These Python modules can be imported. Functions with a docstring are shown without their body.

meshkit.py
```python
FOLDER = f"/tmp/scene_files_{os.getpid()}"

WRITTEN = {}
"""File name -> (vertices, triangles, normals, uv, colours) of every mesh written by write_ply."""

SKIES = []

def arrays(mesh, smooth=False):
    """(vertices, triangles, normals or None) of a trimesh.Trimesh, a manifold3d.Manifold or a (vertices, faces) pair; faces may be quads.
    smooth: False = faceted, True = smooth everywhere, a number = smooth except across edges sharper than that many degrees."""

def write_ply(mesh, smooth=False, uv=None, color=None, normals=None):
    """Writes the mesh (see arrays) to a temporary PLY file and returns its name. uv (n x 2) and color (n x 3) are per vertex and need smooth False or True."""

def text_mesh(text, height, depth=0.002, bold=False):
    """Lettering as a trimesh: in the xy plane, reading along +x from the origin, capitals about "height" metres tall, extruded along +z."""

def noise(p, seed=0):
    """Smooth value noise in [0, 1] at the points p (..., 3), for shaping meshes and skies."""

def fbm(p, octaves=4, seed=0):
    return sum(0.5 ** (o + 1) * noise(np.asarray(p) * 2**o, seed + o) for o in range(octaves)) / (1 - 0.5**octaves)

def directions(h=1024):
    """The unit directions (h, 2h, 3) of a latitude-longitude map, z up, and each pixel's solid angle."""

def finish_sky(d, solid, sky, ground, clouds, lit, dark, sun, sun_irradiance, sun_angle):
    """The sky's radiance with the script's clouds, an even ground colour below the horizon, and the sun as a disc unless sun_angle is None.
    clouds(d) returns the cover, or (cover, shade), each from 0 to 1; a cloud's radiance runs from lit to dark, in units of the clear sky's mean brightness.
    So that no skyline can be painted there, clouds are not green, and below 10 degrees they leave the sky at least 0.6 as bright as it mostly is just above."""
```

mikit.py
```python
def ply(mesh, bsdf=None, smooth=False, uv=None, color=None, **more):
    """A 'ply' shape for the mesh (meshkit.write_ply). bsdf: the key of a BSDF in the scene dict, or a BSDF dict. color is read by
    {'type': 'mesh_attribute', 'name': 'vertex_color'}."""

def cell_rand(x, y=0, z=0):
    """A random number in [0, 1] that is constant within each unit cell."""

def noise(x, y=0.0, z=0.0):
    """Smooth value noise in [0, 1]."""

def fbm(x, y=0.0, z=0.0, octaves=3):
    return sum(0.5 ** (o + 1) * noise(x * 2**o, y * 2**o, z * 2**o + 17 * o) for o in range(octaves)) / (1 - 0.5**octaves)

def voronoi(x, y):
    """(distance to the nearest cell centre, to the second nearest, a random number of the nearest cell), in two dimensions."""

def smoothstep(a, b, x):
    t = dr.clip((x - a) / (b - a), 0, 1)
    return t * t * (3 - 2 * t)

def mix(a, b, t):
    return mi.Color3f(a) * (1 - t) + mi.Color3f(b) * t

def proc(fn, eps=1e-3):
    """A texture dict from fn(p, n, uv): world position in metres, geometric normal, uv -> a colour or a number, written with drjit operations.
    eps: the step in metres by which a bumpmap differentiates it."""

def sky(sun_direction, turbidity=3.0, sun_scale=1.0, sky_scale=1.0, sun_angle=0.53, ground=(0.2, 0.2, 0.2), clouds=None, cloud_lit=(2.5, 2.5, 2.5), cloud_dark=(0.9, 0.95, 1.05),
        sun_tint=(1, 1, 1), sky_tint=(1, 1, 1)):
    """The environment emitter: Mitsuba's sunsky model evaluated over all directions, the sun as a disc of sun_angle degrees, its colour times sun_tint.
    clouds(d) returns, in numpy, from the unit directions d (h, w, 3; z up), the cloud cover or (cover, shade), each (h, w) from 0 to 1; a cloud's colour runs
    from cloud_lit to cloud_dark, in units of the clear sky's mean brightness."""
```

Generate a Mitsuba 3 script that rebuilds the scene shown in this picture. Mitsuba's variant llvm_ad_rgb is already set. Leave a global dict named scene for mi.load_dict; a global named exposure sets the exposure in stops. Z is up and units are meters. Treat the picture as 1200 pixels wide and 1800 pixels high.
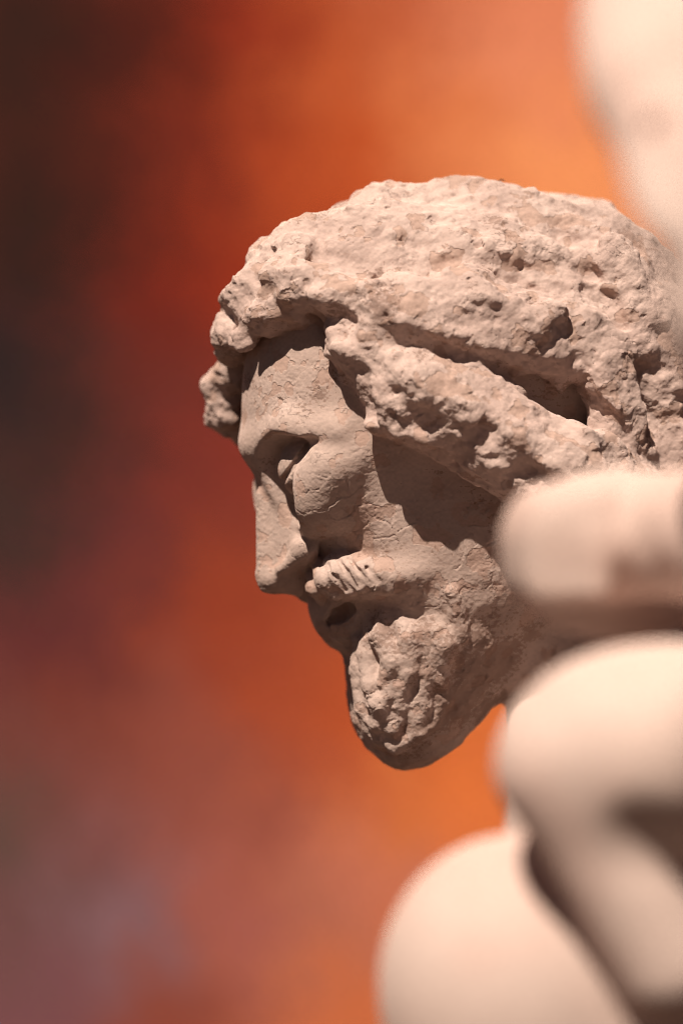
import math, numpy as np, drjit as dr, mitsuba as mi, mikit, meshkit
T = mi.ScalarTransform4f

# ------------------------------------------------------------------ camera, light, exposure
# Lengths of the sculpture are first given in "units" of 5 cm (u to the right, v down, w away from the camera).
UNIT, D = 0.05, 52.0                      # metres per unit; camera to head in units
EYE = (0.0, -D * UNIT, 0.0)
exposure = 2.25
scene = {
    'camera': {'type': 'thinlens', 'fov': 2 * math.degrees(math.atan(0.3 / (D * UNIT))), 'fov_axis': 'x',
               'aperture_radius': 0.034, 'focus_distance': D * UNIT - 0.115, 'near_clip': 0.05, 'far_clip': 200.0,
               'to_world': T().look_at(origin=EYE, target=(0, 0, 0), up=(0, 0, 1))},
    'sky': mikit.sky((-0.245, -0.49, 0.84), turbidity=3, sky_scale=0.09, sun_tint=(1.0, 1.0, 1.08), sky_tint=(1.0, 0.90, 0.85), ground=(0.07, 0.048, 0.038)),
}
labels = {}
VOX_HEAD, VOX_BODY = 0.020, 0.085         # voxel size in units

# ------------------------------------------------------------------ materials
F_ = mi.Float


STAINS_AND_SHADE = ((0.043, 0.018, 0.016, 0.12), (0.080, -0.160, 0.042, 0.18), (0.122, -0.115, 0.050, 0.24), (0.055, -0.195, 0.020, 0.10))   # grimy places: cheek, beard, jaw; jaw deepened to stand in for lock shade


def plaster(p, n, uv, light=(0.455, 0.355, 0.315), dull=(0.40, 0.308, 0.27)):
    """Matt limewash on cast stone: paint, bared primer in flaked patches, grime grains, heavier on the shaded jaw."""
    f = mikit.fbm
    patch = f(p.x * 62 + 3, p.y * 62, p.z * 48, 5)
    bare = mikit.smoothstep(0.585, 0.60, patch)
    tone = f(p.x * 22, p.y * 22 + 5, p.z * 22, 3)
    c = mikit.mix(light, dull, mikit.smoothstep(0.35, 0.65, tone))
    c = mikit.mix(c, (0.40, 0.285, 0.24), bare)
    grain = f(p.x * 420, p.y * 420, p.z * 420, 2)
    c = c * (0.86 + 0.28 * grain)
    dirt_shade = f(p.x * 30 + 9, p.y * 30 + 2, p.z * 30 + 4, 4) * 0.7 + grain * 0.3
    for x, z, r, k in STAINS_AND_SHADE:
        dirt_shade = dirt_shade + k * dr.exp(-(dr.square(p.x - x) + dr.square(p.z - z)) / (r * r))
    return mikit.mix(c, (0.17, 0.10, 0.075), mikit.smoothstep(0.60, 0.70, dirt_shade) * 0.6)


def relief(p, n, uv):
    f = mikit.fbm
    patch = f(p.x * 62 + 3, p.y * 62, p.z * 48, 5)
    step = mikit.smoothstep(0.588, 0.597, patch)
    a = f(p.x * 130 + 11, p.y * 130, p.z * 130, 3)
    crack = 1 - mikit.smoothstep(0.0, 0.013, dr.abs(a - 0.5))
    where = mikit.smoothstep(0.54, 0.66, f(p.x * 45 + 7, p.y * 45, p.z * 45 + 2, 2))
    return 0.0006 * f(p.x * 380, p.y * 380, p.z * 380, 3) - 0.0006 * step - 0.0009 * crack * where


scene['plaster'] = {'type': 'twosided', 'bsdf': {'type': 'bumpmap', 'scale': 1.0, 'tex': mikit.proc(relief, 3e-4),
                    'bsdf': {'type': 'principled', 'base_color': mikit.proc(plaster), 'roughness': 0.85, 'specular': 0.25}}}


def body_colour(p, n, uv):
    """Smooth cream paint, made paler than the head to brighten the near body, faint pink washes."""
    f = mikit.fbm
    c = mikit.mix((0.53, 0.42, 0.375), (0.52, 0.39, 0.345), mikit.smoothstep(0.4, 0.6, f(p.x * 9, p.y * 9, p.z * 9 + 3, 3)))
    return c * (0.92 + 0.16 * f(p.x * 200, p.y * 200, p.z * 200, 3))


scene['body_paint'] = {'type': 'twosided', 'bsdf': {'type': 'principled', 'base_color': mikit.proc(body_colour), 'roughness': 0.7, 'specular': 0.3}}



def hair_paint(p, n, uv):
    """The hair keeps more of a pinker, paler coat."""
    return plaster(p, n, uv, (0.485, 0.375, 0.335), (0.43, 0.325, 0.29))


scene['hair_plaster'] = {'type': 'twosided', 'bsdf': {'type': 'bumpmap', 'scale': 1.0, 'tex': mikit.proc(relief, 3e-4),
                         'bsdf': {'type': 'principled', 'base_color': mikit.proc(hair_paint), 'roughness': 0.85, 'specular': 0.25}}}

# ------------------------------------------------------------------ implicit sculpting
YAW = math.radians(16)
S_ = np.array([math.sin(YAW), 0, -math.cos(YAW)])     # the statue's left side, which faces the camera


def persp(q):
    """A point at apparent place (u, v) and depth w -> its real place."""
    q = np.asarray(q, float)
    k = (D + q[2]) / D
    return np.array([6 + (q[0] - 6) * k, 9 + (q[1] - 9) * k, q[2]]), k


def N(u, v, s):
    """Apparent (u, v), s units to the side of the head's plane of symmetry."""
    um = u - math.sin(YAW) * s
    return (u, v, (um - 8) * math.tan(YAW) - math.cos(YAW) * s)


def basis(pitch=0.0, yaw=YAW, roll=0.0):
    """Rows: forward (to the left of the picture, pitched down), up-to-chin axis, side."""
    p = math.radians(pitch)
    f = np.array([-math.cos(yaw) * math.cos(p), math.sin(p), -math.sin(yaw) * math.cos(p)])
    s = np.array([math.sin(yaw), 0, -math.cos(yaw)])
    a = np.cross(s, f)
    if roll:
        r = math.radians(roll)
        a, s = a * math.cos(r) + s * math.sin(r), s * math.cos(r) - a * math.sin(r)
    return np.array([f, a, s])


def sub(P, c):
    return mi.Vector3f(P.x - float(c[0]), P.y - float(c[1]), P.z - float(c[2]))


def dot(V, a):
    return V.x * float(a[0]) + V.y * float(a[1]) + V.z * float(a[2])


def ell(P, c, r, B=None):
    c, k = persp(c)
    r = np.asarray(r, float) * k
    q = sub(P, c)
    if B is not None:
        q = mi.Vector3f(dot(q, B[0]), dot(q, B[1]), dot(q, B[2]))
    a = mi.Vector3f(q.x / float(r[0]), q.y / float(r[1]), q.z / float(r[2]))
    b = mi.Vector3f(a.x / float(r[0]), a.y / float(r[1]), a.z / float(r[2]))
    k0 = dr.norm(a)
    return k0 * (k0 - 1) / dr.maximum(dr.norm(b), 1e-4)


def cap(P, a, b, ra, rb=None):
    rb = ra if rb is None else rb
    (a, ka), (b, kb) = persp(a), persp(b)
    q, d = sub(P, a), b - a
    h = dr.clip(dot(q, d) / float(d @ d), 0, 1)
    return dr.norm(q - mi.Vector3f(*map(float, d)) * h) - (ra * ka + h * (rb * kb - ra * ka))


def chain(P, pts, k=0.12):
    """Tapered sausage through (u, v, w, radius) points."""
    out = None
    for a, b in zip(pts[:-1], pts[1:]):
        d = cap(P, a[:3], b[:3], a[3], b[3])
        out = d if out is None else smin(out, d, k)
    return out


def plane(P, p0, n):
    n = np.asarray(n, float) / np.linalg.norm(n)
    return dot(sub(P, persp(p0)[0]), n)


def plane3(P, a, b, c, out):
    """The half-space bounded by three points; 'out' lies outside it."""
    a, b, c, o = (persp(x)[0] for x in (a, b, c, out))
    n = np.cross(b - a, c - a)
    n /= np.linalg.norm(n)
    if n @ (o - a) < 0:
        n = -n
    return dot(sub(P, a), n)


def smin(a, b, k):
    h = dr.maximum(k - dr.abs(a - b), 0) / k
    return dr.minimum(a, b) - h * h * k * 0.25


def smax(a, b, k):
    return -smin(-a, -b, k)


def carve(a, b, k):
    return smax(a, -b, k)


def fold(P):
    """Both sides of the face are alike: points of the far side are read on the near side."""
    q = sub(P, (8.0, 9.0, 0.0))
    s = dot(q, S_)
    m = dr.sqrt(s * s + 0.0009) - s
    return mi.Point3f(P.x + float(S_[0]) * m, P.y, P.z + float(S_[2]) * m)


def nz(P, f, o=0.0, octaves=2):
    return mikit.fbm(P.x * f + o, P.y * f + o * 1.7, P.z * f - o * 0.6, octaves) - 0.5


def lumps(P, f, flow, o=0.0, stretch=0.5, octaves=2):
    """Noise drawn out along the direction flow."""
    flow = np.asarray(flow, float) / np.linalg.norm(flow)
    t = dot(sub(P, (0, 0, 0)), flow) * (1 - stretch)
    return nz(mi.Point3f(P.x - float(flow[0]) * t, P.y - float(flow[1]) * t, P.z - float(flow[2]) * t), f, o, octaves)


def surf(field, u, v, lift=0.0):
    """The first point of a field's surface seen straight on at apparent (u, v), lifted off it."""
    w = np.linspace(-5, 3, 801)
    q = np.stack([persp((u, v, x))[0] for x in w])
    d = evaluate(field, q)
    i = int(np.argmax(d < 0)) if (d < 0).any() else len(w) // 2
    return (u, v, float(w[i]) - lift)


def laid(field, pts):
    """A tapered strand lying on a field: (u, v, radius, lift) -> chain points."""
    return [(*surf(field, u, v, l), r) for u, v, r, l in pts]


def union(ds, k):
    out = ds[0]
    for d in ds[1:]:
        out = smin(out, d, k)
    return out


# ---- face
def face_base(P):
    Q = fold(P)
    B21 = basis(21)
    d = ell(Q, N(6.88, 7.15, 0), (2.66, 3.3, 2.22), basis(3))                          # forehead
    d = smin(d, ell(Q, N(7.95, 6.55, 0), (3.55, 3.0, 2.35), B21), 0.3)                # skull
    d = smin(d, ell(Q, N(8.0, 9.3, 0), (2.6, 2.7, 2.30), B21), 0.5)                   # middle of the face
    d = smin(d, ell(Q, N(6.80, 10.02, 0), (1.40, 0.66, 2.02), basis(10)), 0.22)         # muzzle
    d = smin(d, ell(Q, N(6.78, 10.62, 0), (1.36, 0.97, 1.15), basis(8)), 0.2)
    d = smin(d, chain(Q, [(*N(5.60, 10.26, 0.48), 0.24), (*N(6.0, 10.12, 1.0), 0.34), (*N(6.6, 10.12, 1.45), 0.34)], 0.2), 0.18)
    return d


def face_field(P):
    Q = fold(P)
    B0 = basis(0)
    d = face_base(P)
    d = smin(d, cap(Q, N(4.52, 7.84, 0.15), N(5.12, 7.54, 1.15), 0.18, 0.18), 0.4)   # brow
    d = smin(d, cap(Q, N(5.12, 7.54, 1.15), N(5.92, 7.60, 1.78), 0.18, 0.22), 0.4)
    d = carve(d, ell(Q, N(4.76, 8.46, 1.22), (0.98, 0.86, 0.94), basis(0)), 0.09)       # eye socket
    d = carve(d, cap(Q, N(5.2, 8.0, 1.2), N(5.25, 8.4, 1.2), 0.34), 0.1)
    d = carve(d, cap(Q, N(5.0, 8.02, 1.25), N(5.48, 7.82, 1.64), 0.26, 0.15), 0.10)
    cheek = chain(Q, [(*N(6.25, 7.92, 1.66), 0.42), (*N(5.86, 8.20, 1.56), 0.42), (*N(5.66, 8.50, 1.32), 0.44), (*N(5.58, 8.80, 1.14), 0.45), (*N(5.58, 9.06, 0.92), 0.42)], 0.3)
    cheek = smin(cheek, ell(Q, N(6.40, 8.50, 1.24), (0.80, 0.92, 0.58), basis(-10)), 0.45)
    d = smin(d, cheek, 0.14)
    # nose: side and under planes, wings and nostrils
    side = plane3(Q, N(4.57, 8.55, 0), N(4.57, 10.15, 0), N(5.50, 9.58, 0.90), N(4.5, 9.5, 3))
    under = plane3(Q, N(4.62, 10.40, 0), N(5.42, 10.54, 0), N(5.47, 9.66, 0.90), N(5.0, 12, 0))
    back = plane(Q, N(5.55, 9.6, 0.86), -B0[0])
    nose = smax(smax(side, under, 0.07), smax(back, plane(Q, N(4.4, 8.0, 0), (0, -1, 0)), 0.1), 0.05)
    nose = smin(nose, cap(Q, N(4.61, 8.7, 0), N(4.68, 10.05, 0), 0.10, 0.16), 0.15)
    nose = smin(nose, ell(Q, N(4.78, 10.16, 0), (0.24, 0.24, 0.30), B0), 0.15)
    nose = smin(nose, ell(Q, N(5.34, 9.66, 0.70), (0.22, 0.13, 0.16), basis(-35)), 0.2)
    nose = smin(nose, cap(Q, N(4.95, 10.02, 0.42), N(5.38, 9.64, 0.84), 0.06, 0.13), 0.2)
    nose = carve(nose, ell(Q, N(5.12, 10.22, 0.50), (0.26, 0.12, 0.14), basis(-22)), 0.08)
    d = smin(d, nose, 0.07)
    d = carve(d, ell(Q, N(5.04, 8.76, 0.84), (0.46, 0.52, 0.46), basis(10)), 0.15)      # hollow between the nose and the cheek
    ball = N(5.50, 8.22, 0.80)                                                         # eyeball and lids
    eye = ell(Q, ball, (0.55, 0.52, 0.55), basis(10))
    lid = smax(ell(Q, ball, (0.62, 0.59, 0.62), basis(10)), plane(Q, N(5.09, 8.20, 0.80), (0.80, 0.60, 0)), 0.03)
    low = smax(ell(Q, ball, (0.60, 0.59, 0.60), basis(10)), plane(Q, N(5.15, 8.32, 0.80), (-0.75, -0.66, 0)), 0.03)
    d = smin(smin(smin(d, eye, 0.05), lid, 0.04), low, 0.06)
    # mouth: recess under the moustache, open lips
    d = smin(d, cap(Q, N(5.66, 10.66, 0), N(5.95, 10.60, 0.5), 0.18, 0.2), 0.2)          # upper lip
    d = smin(d, cap(Q, N(6.10, 11.18, 0), N(6.45, 11.05, 0.55), 0.14, 0.14), 0.15)         # lower lip
    d = carve(d, chain(Q, SLIT, 0.05), 0.12)
    m = mikit.smoothstep(-0.35, 0.5, (P.y - 10.1) * 0.87 + (P.x - 7.2) * 0.5)            # growth of the beard on the jaw
    return d + m * (0.17 * lumps(P, 2.6, (-0.1, 1, -0.1), 4.0, 0.4, 3))


def moustache_field(P, far=False):
    side = lambda pts: [(*mirror(q[:3]), q[3]) for q in pts] if far else pts
    d = union([chain(P, side(pts), 0.05) for pts in MOUSTACHE], 0.04)
    return carve(d, union([chain(P, side(pts), 0.04) for pts in COMBED], 0.02), 0.05)


def mirror(q):
    """The like point on the other side of the face."""
    p, k = persp(q)
    s = (p - np.array([8.0, 9.0, 0.0])) @ S_
    p = p - 2 * s * S_
    k = (D + p[2]) / D
    return (6 + (p[0] - 6) / k, 9 + (p[1] - 9) / k, p[2])


def beard_base(P):
    B = basis(8)
    d = ell(P, N(7.22, 11.8, 0.0), (1.08, 1.40, 1.5), B)
    d = smin(d, ell(P, N(7.12, 12.45, 0.0), (0.94, 1.02, 1.42), B), 0.2)
    d = smin(d, ell(P, N(7.10, 11.55, 0.15), (0.92, 0.98, 1.35), B), 0.3)
    d = smin(d, ell(P, N(6.98, 10.98, 1.05), (0.40, 0.42, 0.42), B), 0.3)
    d = smin(d, ell(P, N(6.92, 12.1, 0.80), (0.60, 0.95, 0.60), B), 0.35)
    d = smin(d, ell(P, N(7.35, 11.2, 0.5), (0.75, 0.80, 1.15), B), 0.3)
    d = smin(d, cap(P, N(7.1, 12.75, 0.0), N(7.15, 13.05, 0.0), 0.55, 0.43), 0.3)
    d = smin(d, cap(P, N(7.5, 12.4, 0.2), N(9.3, 10.9, 0.4), 0.72, 0.92), 0.5)
    d = smin(d, cap(P, N(7.9, 11.1, 0.9), N(8.5, 10.2, 1.1), 0.95, 0.9), 0.7)
    d = smin(d, cap(P, N(9.0, 11.0, 0.0), N(10.2, 10.0, 0.0), 1.1, 1.2), 0.5)
    return d


def beard_field(P):
    d = beard_base(P) + 0.17 * lumps(P, 2.4, (-0.25, 1, -0.1), 4.0, 0.3, 2) + 0.08 * nz(P, 3.1, 8, 3)
    return smin(d, union([chain(P, pts, 0.06) for pts in BEARD], 0.10), 0.18)


def hair_base(P):
    d = ell(P, N(8.65, 6.25, 0.0), (3.75, 2.7, 2.75), basis(22))                       # the mass over the crown
    top = [(4.75, 5.35, 0.45), (5.45, 4.78, 0.85), (6.6, 4.75, 1.38), (8.2, 5.15, 1.75), (9.8, 5.45, 1.75), (10.9, 6.3, 1.75), (11.3, 8.2, 1.7)]
    for s in (0.8, 0.0, -0.8):
        d = smin(d, chain(P, [(*N(u, v + 0.12 * abs(s), s), r * (1 - 0.1 * abs(s))) for u, v, r in top], 0.3), 0.3)
    return d


def hair_field(P):
    d = hair_base(P)
    fr = None
    for pts in (
        [(*N(4.70, 5.54, 0.55), 0.28), (*N(5.05, 5.12, 1.0), 0.36), (*N(5.45, 4.95, 1.5), 0.50)],             # fringe over the forehead
        [(*N(4.25, 5.98, 0.42), 0.22), (*N(4.62, 5.58, 0.68), 0.25)],
        [(*N(5.62, 4.88, 1.62), 0.40), (*N(5.88, 5.24, 1.95), 0.34), (*N(6.4, 5.42, 2.1), 0.45), (*N(7.2, 5.35, 2.22), 0.60), (*N(8.2, 5.42, 2.36), 0.76), (*N(9.2, 5.85, 2.4), 0.78), (*N(9.9, 6.25, 2.3), 0.62)],
        [(*N(4.1, 5.80, -0.1), 0.28), (*N(4.5, 5.3, 0.3), 0.48), (*N(5.4, 4.6, 0.6), 0.75)],
        [(*N(4.08, 6.15, -0.6), 0.28), (*N(4.15, 5.8, -0.3), 0.3)],
        [(*N(3.93, 6.75, -1.5), 0.30), (*N(3.98, 7.2, -1.7), 0.33), (*N(4.3, 7.55, -1.9), 0.30)],             # curls on the far temple
        [(*N(4.30, 5.75, -0.6), 0.40), (*N(4.14, 6.35, -1.1), 0.34), (*N(3.95, 6.75, -1.5), 0.33), (*N(4.0, 7.2, -1.75), 0.33)],
    ):
        c = chain(P, pts, 0.15)
        fr = c if fr is None else smin(fr, c, 0.08)
    d = smin(d, fr, 0.22)
    d = smin(d, chain(P, [(*N(6.7, 5.72, 2.42), 0.42), (*N(7.5, 5.88, 2.48), 0.50), (*N(8.3, 6.10, 2.35), 0.58), (*N(9.1, 6.5, 2.0), 0.55)], 0.3), 0.35)
    d = carve(d, chain(P, [(*q, 0.13) for q in PARTING], 0.05), 0.15)
    d = carve(d, chain(P, [(*q, 0.12) for q in FURROW], 0.05), 0.25)
    d = carve(d, ell(P, N(10.0, 7.22, 2.0), (0.40, 0.75, 1.5), basis(-35)), 0.2)                         # hollow between the locks
    d = carve(d, chain(P, [(*N(8.9, 6.62, 2.7), 0.10), (*N(9.55, 6.98, 2.6), 0.34)], 0.2), 0.2)
    return d


LOCKS = (
    [(6.08, 5.72, 1.85, 0.36), (6.3, 6.0, 2.05, 0.42), (6.55, 6.30, 2.15, 0.52), (7.1, 6.82, 2.35, 0.84), (8.0, 7.25, 2.45, 0.94), (8.9, 7.8, 2.65, 0.92), (9.8, 8.4, 2.85, 0.98), (11.0, 9.2, 2.7, 0.95)],   # temple lock
    [(10.15, 5.9, 2.5, 0.50), (10.55, 6.5, 2.55, 0.52), (10.75, 7.3, 2.5, 0.50), (11.15, 8.1, 2.3, 0.5), (11.5, 9.0, 2.2, 0.5)],
    [(10.7, 4.6, 2.0, 0.5), (11.3, 5.6, 2.2, 0.55), (11.6, 6.7, 2.2, 0.55), (11.95, 8.0, 2.2, 0.55), (12.0, 9.2, 2.0, 0.5)],
)


def lock_field(P, i):
    return chain(P, [(*N(u, v, s), r) for u, v, s, r in LOCKS[i]], 0.2)


def soft(P, f, flow, o, stretch):
    """Two turned noises together: rounder lumps than either alone."""
    R = mi.Point3f(0.60 * P.x + 0.64 * P.y - 0.48 * P.z, -0.80 * P.x + 0.48 * P.y - 0.36 * P.z, 0.60 * P.y + 0.80 * P.z)
    g = (0.60 * flow[0] + 0.64 * flow[1] - 0.48 * flow[2], -0.80 * flow[0] + 0.48 * flow[1] - 0.36 * flow[2], 0.60 * flow[1] + 0.80 * flow[2])
    return lumps(P, f, flow, o, stretch, 1) + lumps(R, f * 1.15, g, o + 3, stretch, 1)


def rough(P, d, flow):
    """Hair of dabbed plaster: rounded lumps drawn out along the locks."""
    return d + 0.23 * soft(P, 1.3, flow, 2.0, 0.45) + 0.215 * soft(P, 2.8, flow, 9.0, 0.55) + 0.045 * soft(P, 6.0, flow, 5.0, 0.75)


def neck_field(P):
    return cap(P, N(10.2, 10.4, 0.0), (10.9, 13.4, 0.2), 1.5, 1.9)


def head_parts(P):
    """Field of the head and the field of each part, hair locks apart."""
    parts = {'face': face_field(P)}
    parts['moustache'] = moustache_field(P) + 0.04 * nz(P, 4, 3)
    parts['moustache_far'] = moustache_field(P, True) + 0.04 * nz(P, 4, 3)
    parts['beard'] = beard_field(P)
    parts['neck'] = neck_field(P) + 0.1 * nz(P, 1.6, 7, 3)
    parts['hair'] = rough(P, hair_field(P), (0.92, 0.30, 0.15))
    for i, fl in enumerate(((0.85, 0.5, 0.1), (0.3, 0.95, 0), (0.35, 0.93, 0))):
        parts[f'lock{i}'] = rough(P, lock_field(P, i), fl)
    d = smin(smin(parts['face'], dr.minimum(parts['moustache'], parts['moustache_far']), 0.05), parts['beard'], 0.10)
    d = smin(d, parts['neck'], 0.3)
    h = parts['hair']
    for i in range(3):
        h = smin(h, parts[f'lock{i}'], 0.20)
    return smin(d, h, 0.04), parts


# ---- body: shoulder, breast and raised arm, nearer to the camera
def body_parts(P):
    t = ell(P, (9.35, 17.6, -13.4), (2.65, 3.0, 2.6), basis(25, 0.35))                      # breast
    t = smin(t, cap(P, (9.85, 15.4, -14.1), (11.7, 18.4, -14.6), 0.8, 1.15), 0.4)
    t = smin(t, cap(P, (11.5, 18, -9), (12.5, 30, -9), 4.0, 3.4), 1.0)                # trunk, out of the picture below
    t = smin(t, cap(P, (11.6, 13.0, 0.5), (11.8, 16.5, -5), 2.0, 2.6), 1.0)
    t = smin(t, cap(P, (9.62, 12.9, -7), (9.72, 14.8, -10), 0.75, 0.85), 0.4)               # collarbone side
    sh = ell(P, (11.3, 13.3, -15.1), (2.5, 1.95, 2.0))
    sh = smin(sh, cap(P, (9.75, 13.55, -15.4), (11.8, 16.9, -15.4), 0.98, 1.05), 0.35)
    sh = carve(sh, ell(P, (11.55, 15.0, -17.0), (0.7, 0.6, 1.0)), 0.6)
    sh = smin(sh, cap(P, (11.4, 13.6, -14.1), (12.4, 17.5, -9), 1.7, 2.4), 0.6)
    sh = smin(sh, cap(P, (11.4, 13.4, -14.1), (14.2, 12.8, -17.1), 1.8, 1.6), 0.5)
    LEAN = np.array([(1, 0, 0), (0, 0.82, -0.57), (0, -0.57, -0.82)])
    arm = chain(P, [(14.2, 12.8, -18, 1.5), (14.8, 10.5, -19, 1.2), (14.4, 7.8, -20, 1.2), (13.3, 5.5, -20, 1.45), (12.8, 3.5, -19.6, 1.6)], 0.6)
    arm = smin(arm, ell(P, (12.45, 0.7, -18.3), (2.3, 4.4, 1.1), LEAN), 0.5)
    arm = smin(arm, ell(P, (11.7, 3.2, -19.8), (1.1, 1.7, 0.8), LEAN), 0.4)
    arm = smin(arm, cap(P, (13.3, -1.6, -16.8), (17.5, -5, -16.0), 1.5, 1.2), 0.6)
    arm = smin(arm, chain(P, [(12.2, 1.9, -19.2, 0.5), (10.9, 2.15, -20.2, 0.25), (10.22, 2.46, -20.6, 0.24)], 0.1), 0.15)
    hand = ell(P, (10.6, 9.42, -13), (1.78, 1.12, 1.25))
    hand = smin(hand, chain(P, [(10.8, 9.4, -13, 1.0), (12.4, 9.4, -14, 1.1), (14.4, 9.8, -18, 1.3)], 0.4), 0.4)
    hand = smin(hand, ell(P, (10.9, 10.3, -11.6), (1.7, 0.95, 1.2)), 0.3)
    for k in range(4):
        hand = smin(hand, chain(P, [(10.5, 8.85 + 0.5 * k, -13.9, 0.25), (9.6, 8.98 + 0.45 * k, -13.5, 0.28), (9.3, 9.05 + 0.42 * k, -12.9, 0.28)], 0.1), 0.35)
    parts = {'torso': t, 'shoulder': sh, 'arm': arm + 0.5 * nz(P, 0.55, 3, 1) + 0.15 * nz(P, 1.1, 5, 1), 'hand': hand + 0.12 * nz(P, 1.2, 6)}
    d = smin(smin(parts['torso'], parts['shoulder'], 0.35), smin(parts['arm'], parts['hand'], 0.4), 0.5)
    return d, parts


# ------------------------------------------------------------------ surface nets on sparse blocks
def evaluate(fn, pts, chunk=6_000_000):
    out = []
    for k in range(0, len(pts), chunk):
        q = np.ascontiguousarray(pts[k:k + chunk].T.astype(np.float32))
        r = fn(mi.Point3f(mi.Float(q[0]), mi.Float(q[1]), mi.Float(q[2])))
        dr.eval(r)
        out.append([np.array(x) for x in r] if isinstance(r, (list, tuple)) else np.array(r))
    return [np.concatenate(x) for x in zip(*out)] if isinstance(out[0], list) else np.concatenate(out)


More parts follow.
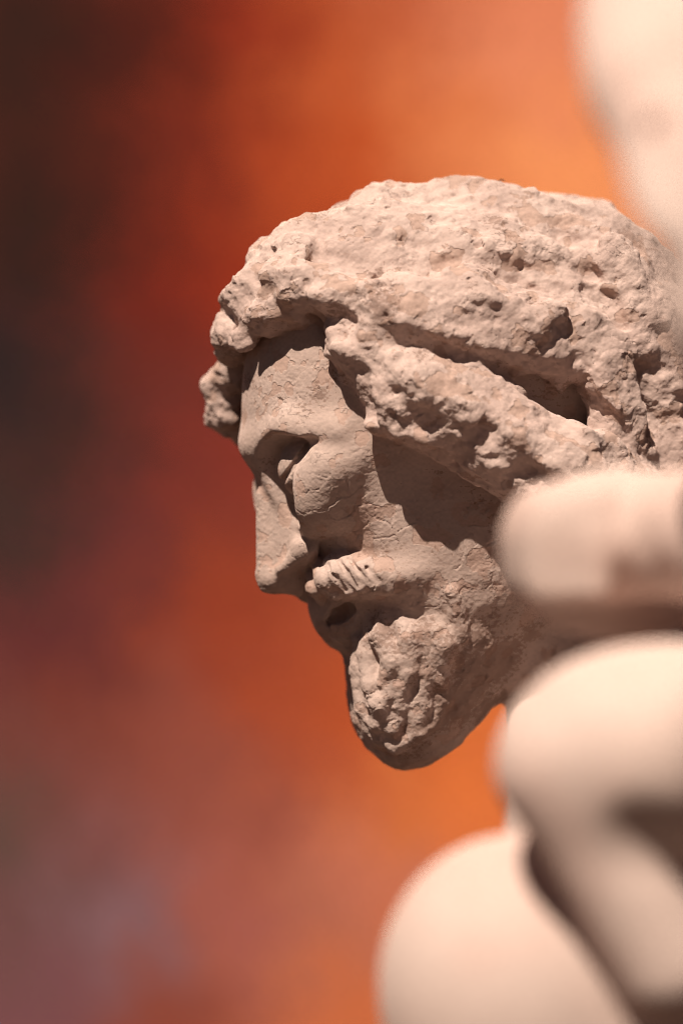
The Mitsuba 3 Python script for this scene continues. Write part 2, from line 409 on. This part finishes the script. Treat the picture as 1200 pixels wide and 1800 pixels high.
def polygonise(fn, lo, hi, h, n=8):
    lo, hi = np.asarray(lo, float), np.asarray(hi, float)
    size = np.ceil((hi - lo) / (h * n)).astype(int)
    ids = np.stack(np.meshgrid(*[np.arange(s) for s in size], indexing='ij'), -1).reshape(-1, 3)
    d = evaluate(fn, lo + (ids + 0.5) * h * n)
    ids = ids[np.abs(d) < h * n * 0.87 * 1.7 + 0.06]
    g = np.stack(np.meshgrid(*[np.arange(n + 1)] * 3, indexing='ij'), -1)
    grid = ids[:, None, None, None] * n + g                                    # (b, n+1, n+1, n+1, 3)
    val = evaluate(fn, (lo + grid.reshape(-1, 3) * h)).reshape(grid.shape[:-1])
    neg = val < 0
    corners = [(a, b, c) for a in (0, 1) for b in (0, 1) for c in (0, 1)]
    cut = lambda A, o: A[:, o[0]:o[0] + n, o[1]:o[1] + n, o[2]:o[2] + n]
    count = sum(cut(neg, o).astype(np.int8) for o in corners)
    act = (count > 0) & (count < 8)
    where = np.argwhere(act)
    cell = ids[where[:, 0]] * n + where[:, 1:]
    cv = np.stack([cut(val, o)[act] for o in corners], -1)
    acc, num = np.zeros((len(cell), 3)), np.zeros(len(cell))
    for i, a in enumerate(corners):
        for j, b in enumerate(corners):
            if j > i and sum(x != y for x, y in zip(a, b)) == 1:
                x = (cv[:, i] < 0) != (cv[:, j] < 0)
                t = np.where(x, cv[:, i] / np.where(x, cv[:, i] - cv[:, j], 1), 0)
                acc += x[:, None] * (np.array(a) + t[:, None] * (np.array(b) - np.array(a)))
                num += x
    verts = lo + (cell + acc / num[:, None]) * h
    big = size * n + 2
    key = lambda c: (c[:, 0] * big[1] + c[:, 1]) * big[2] + c[:, 2]
    k = key(cell)
    order = np.argsort(k)
    sk = k[order]
    faces = []
    for ax in range(3):
        e = [0, 0, 0]
        e[ax] = 1
        a0, a1 = cut(neg, (0, 0, 0)), cut(neg, tuple(e))
        w = np.argwhere(a0 != a1)
        c = ids[w[:, 0]] * n + w[:, 1:]
        flip = a0[tuple(w.T)]
        b1, b2 = [np.eye(3, dtype=int)[(ax + q) % 3] for q in (1, 2)]
        quad, ok = [], np.ones(len(c), bool)
        for off in (0 * b1, b1, b1 + b2, b2):
            kk = key(c - off)
            pos = np.minimum(np.searchsorted(sk, kk), len(sk) - 1)
            ok &= sk[pos] == kk
            quad.append(order[pos])
        q = np.stack(quad, -1)
        q[flip] = q[flip][:, ::-1]
        faces.append(q[ok])
    q = np.vstack(faces)
    q = q[:, ::-1]
    return verts, np.vstack([q[:, [0, 1, 2]], q[:, [0, 2, 3]]])


def normals_of(v, f):
    fn = np.cross(v[f[:, 1]] - v[f[:, 0]], v[f[:, 2]] - v[f[:, 0]])
    n = np.stack([sum(np.bincount(f[:, k], fn[:, a], len(v)) for k in range(3)) for a in range(3)], -1)
    return n / np.maximum(np.linalg.norm(n, axis=1, keepdims=True), 1e-12)


def to_world(v):
    return np.stack([(v[:, 0] - 6) * UNIT, v[:, 2] * UNIT, (9 - v[:, 1]) * UNIT], -1)


def largest(v, f):
    from scipy.sparse import coo_matrix
    from scipy.sparse.csgraph import connected_components
    _, lab = connected_components(coo_matrix((np.ones(2 * len(f)), (np.r_[f[:, 0], f[:, 1]], np.r_[f[:, 1], f[:, 2]])), (len(v),) * 2), directed=False)
    return f[lab[f[:, 0]] == np.argmax(np.bincount(lab))]


def sculpt(field, lo, hi, h, fine=None):
    """Mesh of the field and, for every triangle, the part that makes the surface there."""
    v, f = polygonise(lambda P: field(P)[0], lo, hi, h)
    f = largest(v, f)
    names = list(field(mi.Point3f(0, 0, 0))[1])
    vals = evaluate(lambda P: [field(P)[1][x] for x in names], v)
    who = np.argmin(np.stack(vals, -1), -1)
    x = to_world(v)
    f = f[:, ::-1] if np.einsum('ij,ij->', x[f[:, 0]], np.cross(x[f[:, 1]], x[f[:, 2]])) < 0 else f
    if fine is not None:
        x = x + normals_of(x, f) * fine(x, [names[i] for i in range(len(names))], who)[:, None]
    n = normals_of(x, f)
    tri = who[f[:, 0]]
    return {name: (x, n, f[tri == i]) for i, name in enumerate(names)}


def entry(key, pieces, bsdf):
    """One shape from parts of one sculpture; the normals are those of the whole, so no seam shows."""
    x, n, _ = pieces[0]
    f = np.vstack([p[2] for p in pieces])
    if len(f) == 0:
        return
    used, inv = np.unique(f, return_inverse=True)
    path = meshkit.write_ply((x[used], inv.reshape(-1, 3)), normals=n[used])
    scene[key] = {'type': 'ply', 'filename': path, 'face_normals': False, 'bsdf': {'type': 'ref', 'id': bsdf}}


def worley(x, size, seed):
    """Distances to the nearest and second nearest of jittered points about 'size' apart, the nearest one's number and offset, and a number of the pair."""
    from scipy.spatial import cKDTree
    rng = np.random.default_rng(seed)
    cells = np.unique(np.floor(x / size).astype(int), axis=0)
    cells = np.unique((cells[:, None] + np.stack(np.meshgrid(*[[-1, 0, 1]] * 3, indexing='ij'), -1).reshape(1, -1, 3)).reshape(-1, 3), axis=0)
    pts = (cells + rng.random((len(cells), 3))) * size
    d, i = cKDTree(pts).query(x, k=2, workers=-1)
    lo, hi = i.min(1), i.max(1)
    pair = ((lo * 7919 + hi * 104729) % 9973) / 9973.0
    return d[:, 0] / size, d[:, 1] / size, rng.random(len(pts))[i[:, 0]], (x - pts[i[:, 0]]) / size, pair


def fine_head(x, names, who):
    hairy = np.array([n.startswith(('hair', 'lock')) for n in names])[who]
    bearded = np.array([n in ('beard', 'neck') for n in names])[who]
    fb = lambda s, o, k: meshkit.fbm(x * s + o, k) - 0.5
    a, b, r, _, _ = worley(x, 0.015, 1)
    a2, b2, r2, _, _ = worley(x, 0.007, 2)
    dome = lambda q: np.clip(1 - (q / 0.62) ** 2, 0, 1) ** 2
    knobs = dome(a) * (r - 0.45) * 0.0055 + dome(a2) * (r2 - 0.5) * 0.0024
    pits = -0.003 * np.clip(1 - a / 0.26, 0, 1) ** 0.7 * (r < 0.06)
    out = np.where(hairy, knobs + pits, 0) + np.where(bearded, 0.5 * knobs, 0)
    out += np.where(hairy | bearded, 0.0016 * fb(190, 3, 3), 0.0007 * fb(90, 5, 4))
    # flaking coat: cracked plates, some tilted up at an edge, where the coat has let go
    warp = 0.006 * np.stack([fb(80, 1, 3), fb(80, 2, 3), fb(80, 7, 3)], -1)
    loose = np.clip((meshkit.fbm(x * 26 + 4, 3) - 0.50) / 0.05, 0, 1) * np.where(hairy, 0.5, 0.75)
    for size, amp, seed in ((0.016, 1.0, 3), (0.0075, 0.35, 4)):
        p1, p2, pr, off, pair = worley(x + warp, size, seed)
        gap = np.exp(-((p2 - p1) / (0.0006 / size)) ** 2) * (pair < 0.35)
        tilt = np.where(pr > 0.6, off[:, 2] - off[:, 0], 0) * 0.0006
        out += loose * amp * (-0.0008 * gap + tilt)
    return out


PARTING = [surf(hair_base, u, v, 0.02) for u, v in ((5.62, 4.35), (5.40, 4.8), (5.30, 5.3), (5.28, 5.55))]
FURROW = [surf(hair_base, u, v, 0.02) for u, v in ((9.85, 3.95), (10.3, 4.6), (10.7, 5.35), (11.05, 6.3))]
SLIT = [(*surf(face_base, u, v, -0.17), r) for u, v, r in ((5.84, 10.92, 0.10), (6.00, 10.78, 0.17), (6.16, 10.64, 0.12))]
MOUSTACHE = [laid(face_base, p) for p in (
    [(5.48, 10.16, 0.13, -0.11), (5.54, 10.34, 0.16, -0.11), (5.64, 10.52, 0.10, -0.05)],
    [(5.62, 9.96, 0.16, -0.11), (5.74, 10.20, 0.22, -0.10), (5.90, 10.44, 0.13, -0.04)],
    [(5.83, 9.88, 0.16, -0.11), (5.97, 10.10, 0.23, -0.10), (6.14, 10.36, 0.13, -0.04)],
    [(6.04, 9.84, 0.16, -0.11), (6.18, 10.04, 0.23, -0.10), (6.36, 10.30, 0.13, -0.04)],
    [(6.26, 9.84, 0.16, -0.12), (6.40, 10.04, 0.22, -0.11), (6.58, 10.28, 0.13, -0.05)],
    [(6.48, 9.94, 0.16, -0.13), (6.64, 10.12, 0.20, -0.12), (6.84, 10.34, 0.12, -0.06)],
)]
COMBED = [laid(face_base, p) for p in (
    [(5.46, 10.34, 0.03, 0.04), (5.58, 10.54, 0.040, 0.10)], [(5.55, 10.06, 0.02, 0.05), (5.66, 10.26, 0.055, 0.11), (5.80, 10.46, 0.040, 0.11)],
    [(5.76, 9.92, 0.02, 0.09), (5.90, 10.16, 0.040, 0.12), (6.06, 10.38, 0.040, 0.11)], [(5.95, 9.86, 0.02, 0.09), (6.09, 10.06, 0.05, 0.12), (6.24, 10.32, 0.040, 0.11)],
    [(6.13, 9.82, 0.02, 0.09), (6.30, 10.04, 0.040, 0.11), (6.48, 10.28, 0.040, 0.11)], [(6.36, 9.88, 0.02, 0.05), (6.52, 10.08, 0.05, 0.10), (6.72, 10.30, 0.040, 0.10)],
)]
BEARD = [laid(lambda P: dr.minimum(face_base(P), beard_base(P)), p) for p in (
    [(6.95, 10.75, 0.10, 0.02), (7.16, 11.25, 0.15, 0.06), (7.18, 11.80, 0.15, 0.07), (6.98, 12.40, 0.09, 0.04)],
    [(6.78, 10.75, 0.14, 0.02), (6.70, 11.20, 0.20, 0.08), (6.90, 11.64, 0.20, 0.08), (6.76, 12.00, 0.14, 0.04)],
    [(6.55, 10.95, 0.14, 0.02), (6.45, 11.50, 0.17, 0.07), (6.50, 12.05, 0.15, 0.06), (6.68, 12.70, 0.10, 0.04)],
    [(6.32, 11.25, 0.13, 0.02), (6.26, 11.80, 0.12, 0.05), (6.36, 12.45, 0.12, 0.05), (6.62, 13.05, 0.09, 0.04)],
    [(6.95, 12.05, 0.12, 0.04), (6.68, 12.38, 0.18, 0.06), (6.78, 12.75, 0.10, 0.04)],
    [(7.72, 11.10, 0.08, 0.04), (7.82, 11.35, 0.14, 0.07), (7.80, 11.62, 0.08, 0.04)],
    [(7.95, 10.40, 0.10, 0.06), (8.05, 10.75, 0.14, 0.07), (8.12, 11.2, 0.08, 0.04)],
    [(6.62, 12.95, 0.11, 0.04), (6.95, 13.10, 0.14, 0.04), (7.40, 12.9, 0.10, 0.04)],
    [(6.75, 12.30, 0.10, -0.01), (6.60, 12.70, 0.13, 0.01), (6.72, 13.05, 0.07, 0.00)],
    [(7.05, 12.45, 0.09, -0.01), (6.92, 12.80, 0.12, 0.01), (7.02, 13.15, 0.06, 0.00)],
    [(7.45, 11.9, 0.09, 0.0), (7.42, 12.4, 0.13, 0.00), (7.25, 12.9, 0.07, 0.0)],
    [(7.75, 11.9, 0.08, 0.0), (7.78, 12.3, 0.11, -0.01), (7.60, 12.75, 0.06, 0.0)],
)]

head = sculpt(head_parts, (2.9, 2.2, -5.6), (13.0, 14.6, 4.2), VOX_HEAD, fine_head)
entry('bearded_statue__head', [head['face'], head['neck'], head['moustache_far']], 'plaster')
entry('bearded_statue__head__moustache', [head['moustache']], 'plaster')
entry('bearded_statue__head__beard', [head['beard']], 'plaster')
entry('bearded_statue__hair', [head['hair']], 'hair_plaster')
for i in range(3):
    entry('bearded_statue__hair__lock' + (f'_{i:03d}' if i else ''), [head[f'lock{i}']], 'hair_plaster')


def curled_flake():
    """A thin curled scrap, 7 mm long, standing on the crown."""
    a = np.linspace(-0.3, 2.2, 14)
    rows = []
    for y in (-0.0035, -0.001, 0.0015, 0.0035):
        r = 0.0042 * (1 - 25 * abs(y))
        rows.append(np.stack([-r * np.cos(a), np.full_like(a, y) + 0.0006 * np.sin(5 * a), r * np.sin(a)], -1))
    top = np.array(rows)
    inner = top * np.array([0.86, 1, 0.86])
    v = np.concatenate([top.reshape(-1, 3), inner.reshape(-1, 3)])
    nr, nc = top.shape[:2]
    q = [(i * nc + j, i * nc + j + 1, (i + 1) * nc + j + 1, (i + 1) * nc + j) for i in range(nr - 1) for j in range(nc - 1)]
    q = q + [tuple(x + nr * nc for x in f[::-1]) for f in q]
    rim = [(0, j) for j in range(nc)] + [(i, nc - 1) for i in range(1, nr)] + [(nr - 1, j) for j in range(nc - 2, -1, -1)] + [(i, 0) for i in range(nr - 2, 0, -1)]
    ids = [i * nc + j for i, j in rim]
    q += [(a_, b_, b_ + nr * nc, a_ + nr * nc) for a_, b_ in zip(ids, ids[1:] + ids[:1])]
    return v, np.array(q)


fv, fq = curled_flake()
cx = head['hair'][0][np.unique(head['hair'][2])]
near = cx[np.abs(cx[:, 0] - 0.143) < 0.004]
fv = fv + near[np.argmax(near[:, 2])] + np.array([0, 0, -0.001])
scene['rust'] = {'type': 'twosided', 'bsdf': {'type': 'principled', 'base_color': {'type': 'rgb', 'value': [0.16, 0.055, 0.02]}, 'roughness': 0.7}}
scene['bearded_statue__hair__flake'] = mikit.ply((fv, fq), 'rust', smooth=40)
labels['bearded_statue__hair__flake'] = {'label': 'small curled rust brown flake standing on the crown'}
body = sculpt(body_parts, (3, -6, -26), (20, 30, 6), VOX_BODY)
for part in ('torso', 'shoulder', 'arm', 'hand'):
    entry('bearded_statue__' + part, [body[part]], 'body_paint')
labels['bearded_statue'] = {'label': 'pale plaster statue of a bearded man bowing his head, paint flaking off his face', 'category': 'statue'}

# ------------------------------------------------------------------ mottled wall far behind
# Colours by place on the wall: metres right of and above the middle, then sRGB; darkest at left
WALL_TONES = (
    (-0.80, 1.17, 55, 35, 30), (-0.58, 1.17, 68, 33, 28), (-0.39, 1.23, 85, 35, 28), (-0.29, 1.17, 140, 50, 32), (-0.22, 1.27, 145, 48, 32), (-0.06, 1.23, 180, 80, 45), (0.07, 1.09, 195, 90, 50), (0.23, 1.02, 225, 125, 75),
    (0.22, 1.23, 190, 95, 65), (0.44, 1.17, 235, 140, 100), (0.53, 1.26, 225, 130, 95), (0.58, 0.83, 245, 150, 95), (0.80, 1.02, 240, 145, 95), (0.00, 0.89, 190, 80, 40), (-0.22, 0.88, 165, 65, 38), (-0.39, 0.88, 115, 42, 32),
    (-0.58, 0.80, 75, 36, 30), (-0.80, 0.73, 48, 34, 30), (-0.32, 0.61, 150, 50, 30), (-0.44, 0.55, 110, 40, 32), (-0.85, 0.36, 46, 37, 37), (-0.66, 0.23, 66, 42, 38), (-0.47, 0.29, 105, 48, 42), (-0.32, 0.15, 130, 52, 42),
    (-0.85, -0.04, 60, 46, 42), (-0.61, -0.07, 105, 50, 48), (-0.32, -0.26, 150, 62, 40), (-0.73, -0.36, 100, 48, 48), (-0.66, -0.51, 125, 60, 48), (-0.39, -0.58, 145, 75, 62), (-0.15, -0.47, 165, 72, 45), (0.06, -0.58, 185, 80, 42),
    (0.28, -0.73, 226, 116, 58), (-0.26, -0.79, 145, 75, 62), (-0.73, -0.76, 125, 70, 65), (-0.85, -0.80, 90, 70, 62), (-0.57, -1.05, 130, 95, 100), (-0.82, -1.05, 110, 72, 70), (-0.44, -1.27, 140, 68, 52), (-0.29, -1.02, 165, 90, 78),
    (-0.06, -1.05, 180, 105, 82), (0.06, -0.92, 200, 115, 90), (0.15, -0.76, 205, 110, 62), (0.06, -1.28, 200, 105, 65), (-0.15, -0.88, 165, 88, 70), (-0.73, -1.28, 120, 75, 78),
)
WALL_GAIN = (0.88, 1.02, 1.13)                     # channel gains on the wall colours


def wall_colour(p, n, uv):
    """Loose dabs, each of one colour with an edge of its own, over rough plaster."""
    x, z = p.x / 0.045, p.z / 0.045
    best, cx, cz = F_(9), F_(0), F_(0)
    for a in (-1, 0, 1):
        for b in (-1, 0, 1):
            i, j = dr.floor(x) + a, dr.floor(z) + b
            px, pz = i + mikit.cell_rand(i, j, 1), j + mikit.cell_rand(i, j, 2)
            d = dr.hypot(px - x, pz - z) + 0.25 * mikit.noise(x * 2, z * 2, 3)
            cx, cz, best = dr.select(d < best, px, cx), dr.select(d < best, pz, cz), dr.minimum(best, d)
    jx, jz = mikit.cell_rand(cx * 31, cz * 31, 5) - 0.5, mikit.cell_rand(cx * 31, cz * 31, 6) - 0.5
    X, Z = cx * 0.045 + 0.20 * jx, cz * 0.045 + 0.20 * jz
    total, colour = F_(1e-6), mi.Color3f(0)
    for u, v, *rgb in WALL_TONES:
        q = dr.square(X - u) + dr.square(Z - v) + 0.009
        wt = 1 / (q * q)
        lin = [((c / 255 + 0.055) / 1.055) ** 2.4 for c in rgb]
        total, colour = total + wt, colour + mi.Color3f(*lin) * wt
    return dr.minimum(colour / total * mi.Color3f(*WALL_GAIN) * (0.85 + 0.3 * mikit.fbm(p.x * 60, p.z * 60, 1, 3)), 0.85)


scene['wall_mottle'] = {'type': 'twosided', 'bsdf': {'type': 'diffuse', 'reflectance': mikit.proc(wall_colour)}}
scene['mottled_wall'] = {'type': 'cube', 'to_world': T().translate((0, 5.2, 0.5)).scale((6, 0.2, 4)), 'bsdf': {'type': 'ref', 'id': 'wall_mottle'}}
labels['mottled_wall'] = {'label': 'tall mottled wall behind the statue, dark umber at left through rust red to orange', 'category': 'wall'}
labels['bearded_statue__hand'] = {'label': 'rounded pale fist out of focus below the hair locks'}
labels['bearded_statue__arm'] = {'label': 'bright raised arm out of focus at the upper right edge'}
labels['bearded_statue__head__moustache'] = {'label': 'combed moustache with slanting furrows over the open mouth'}
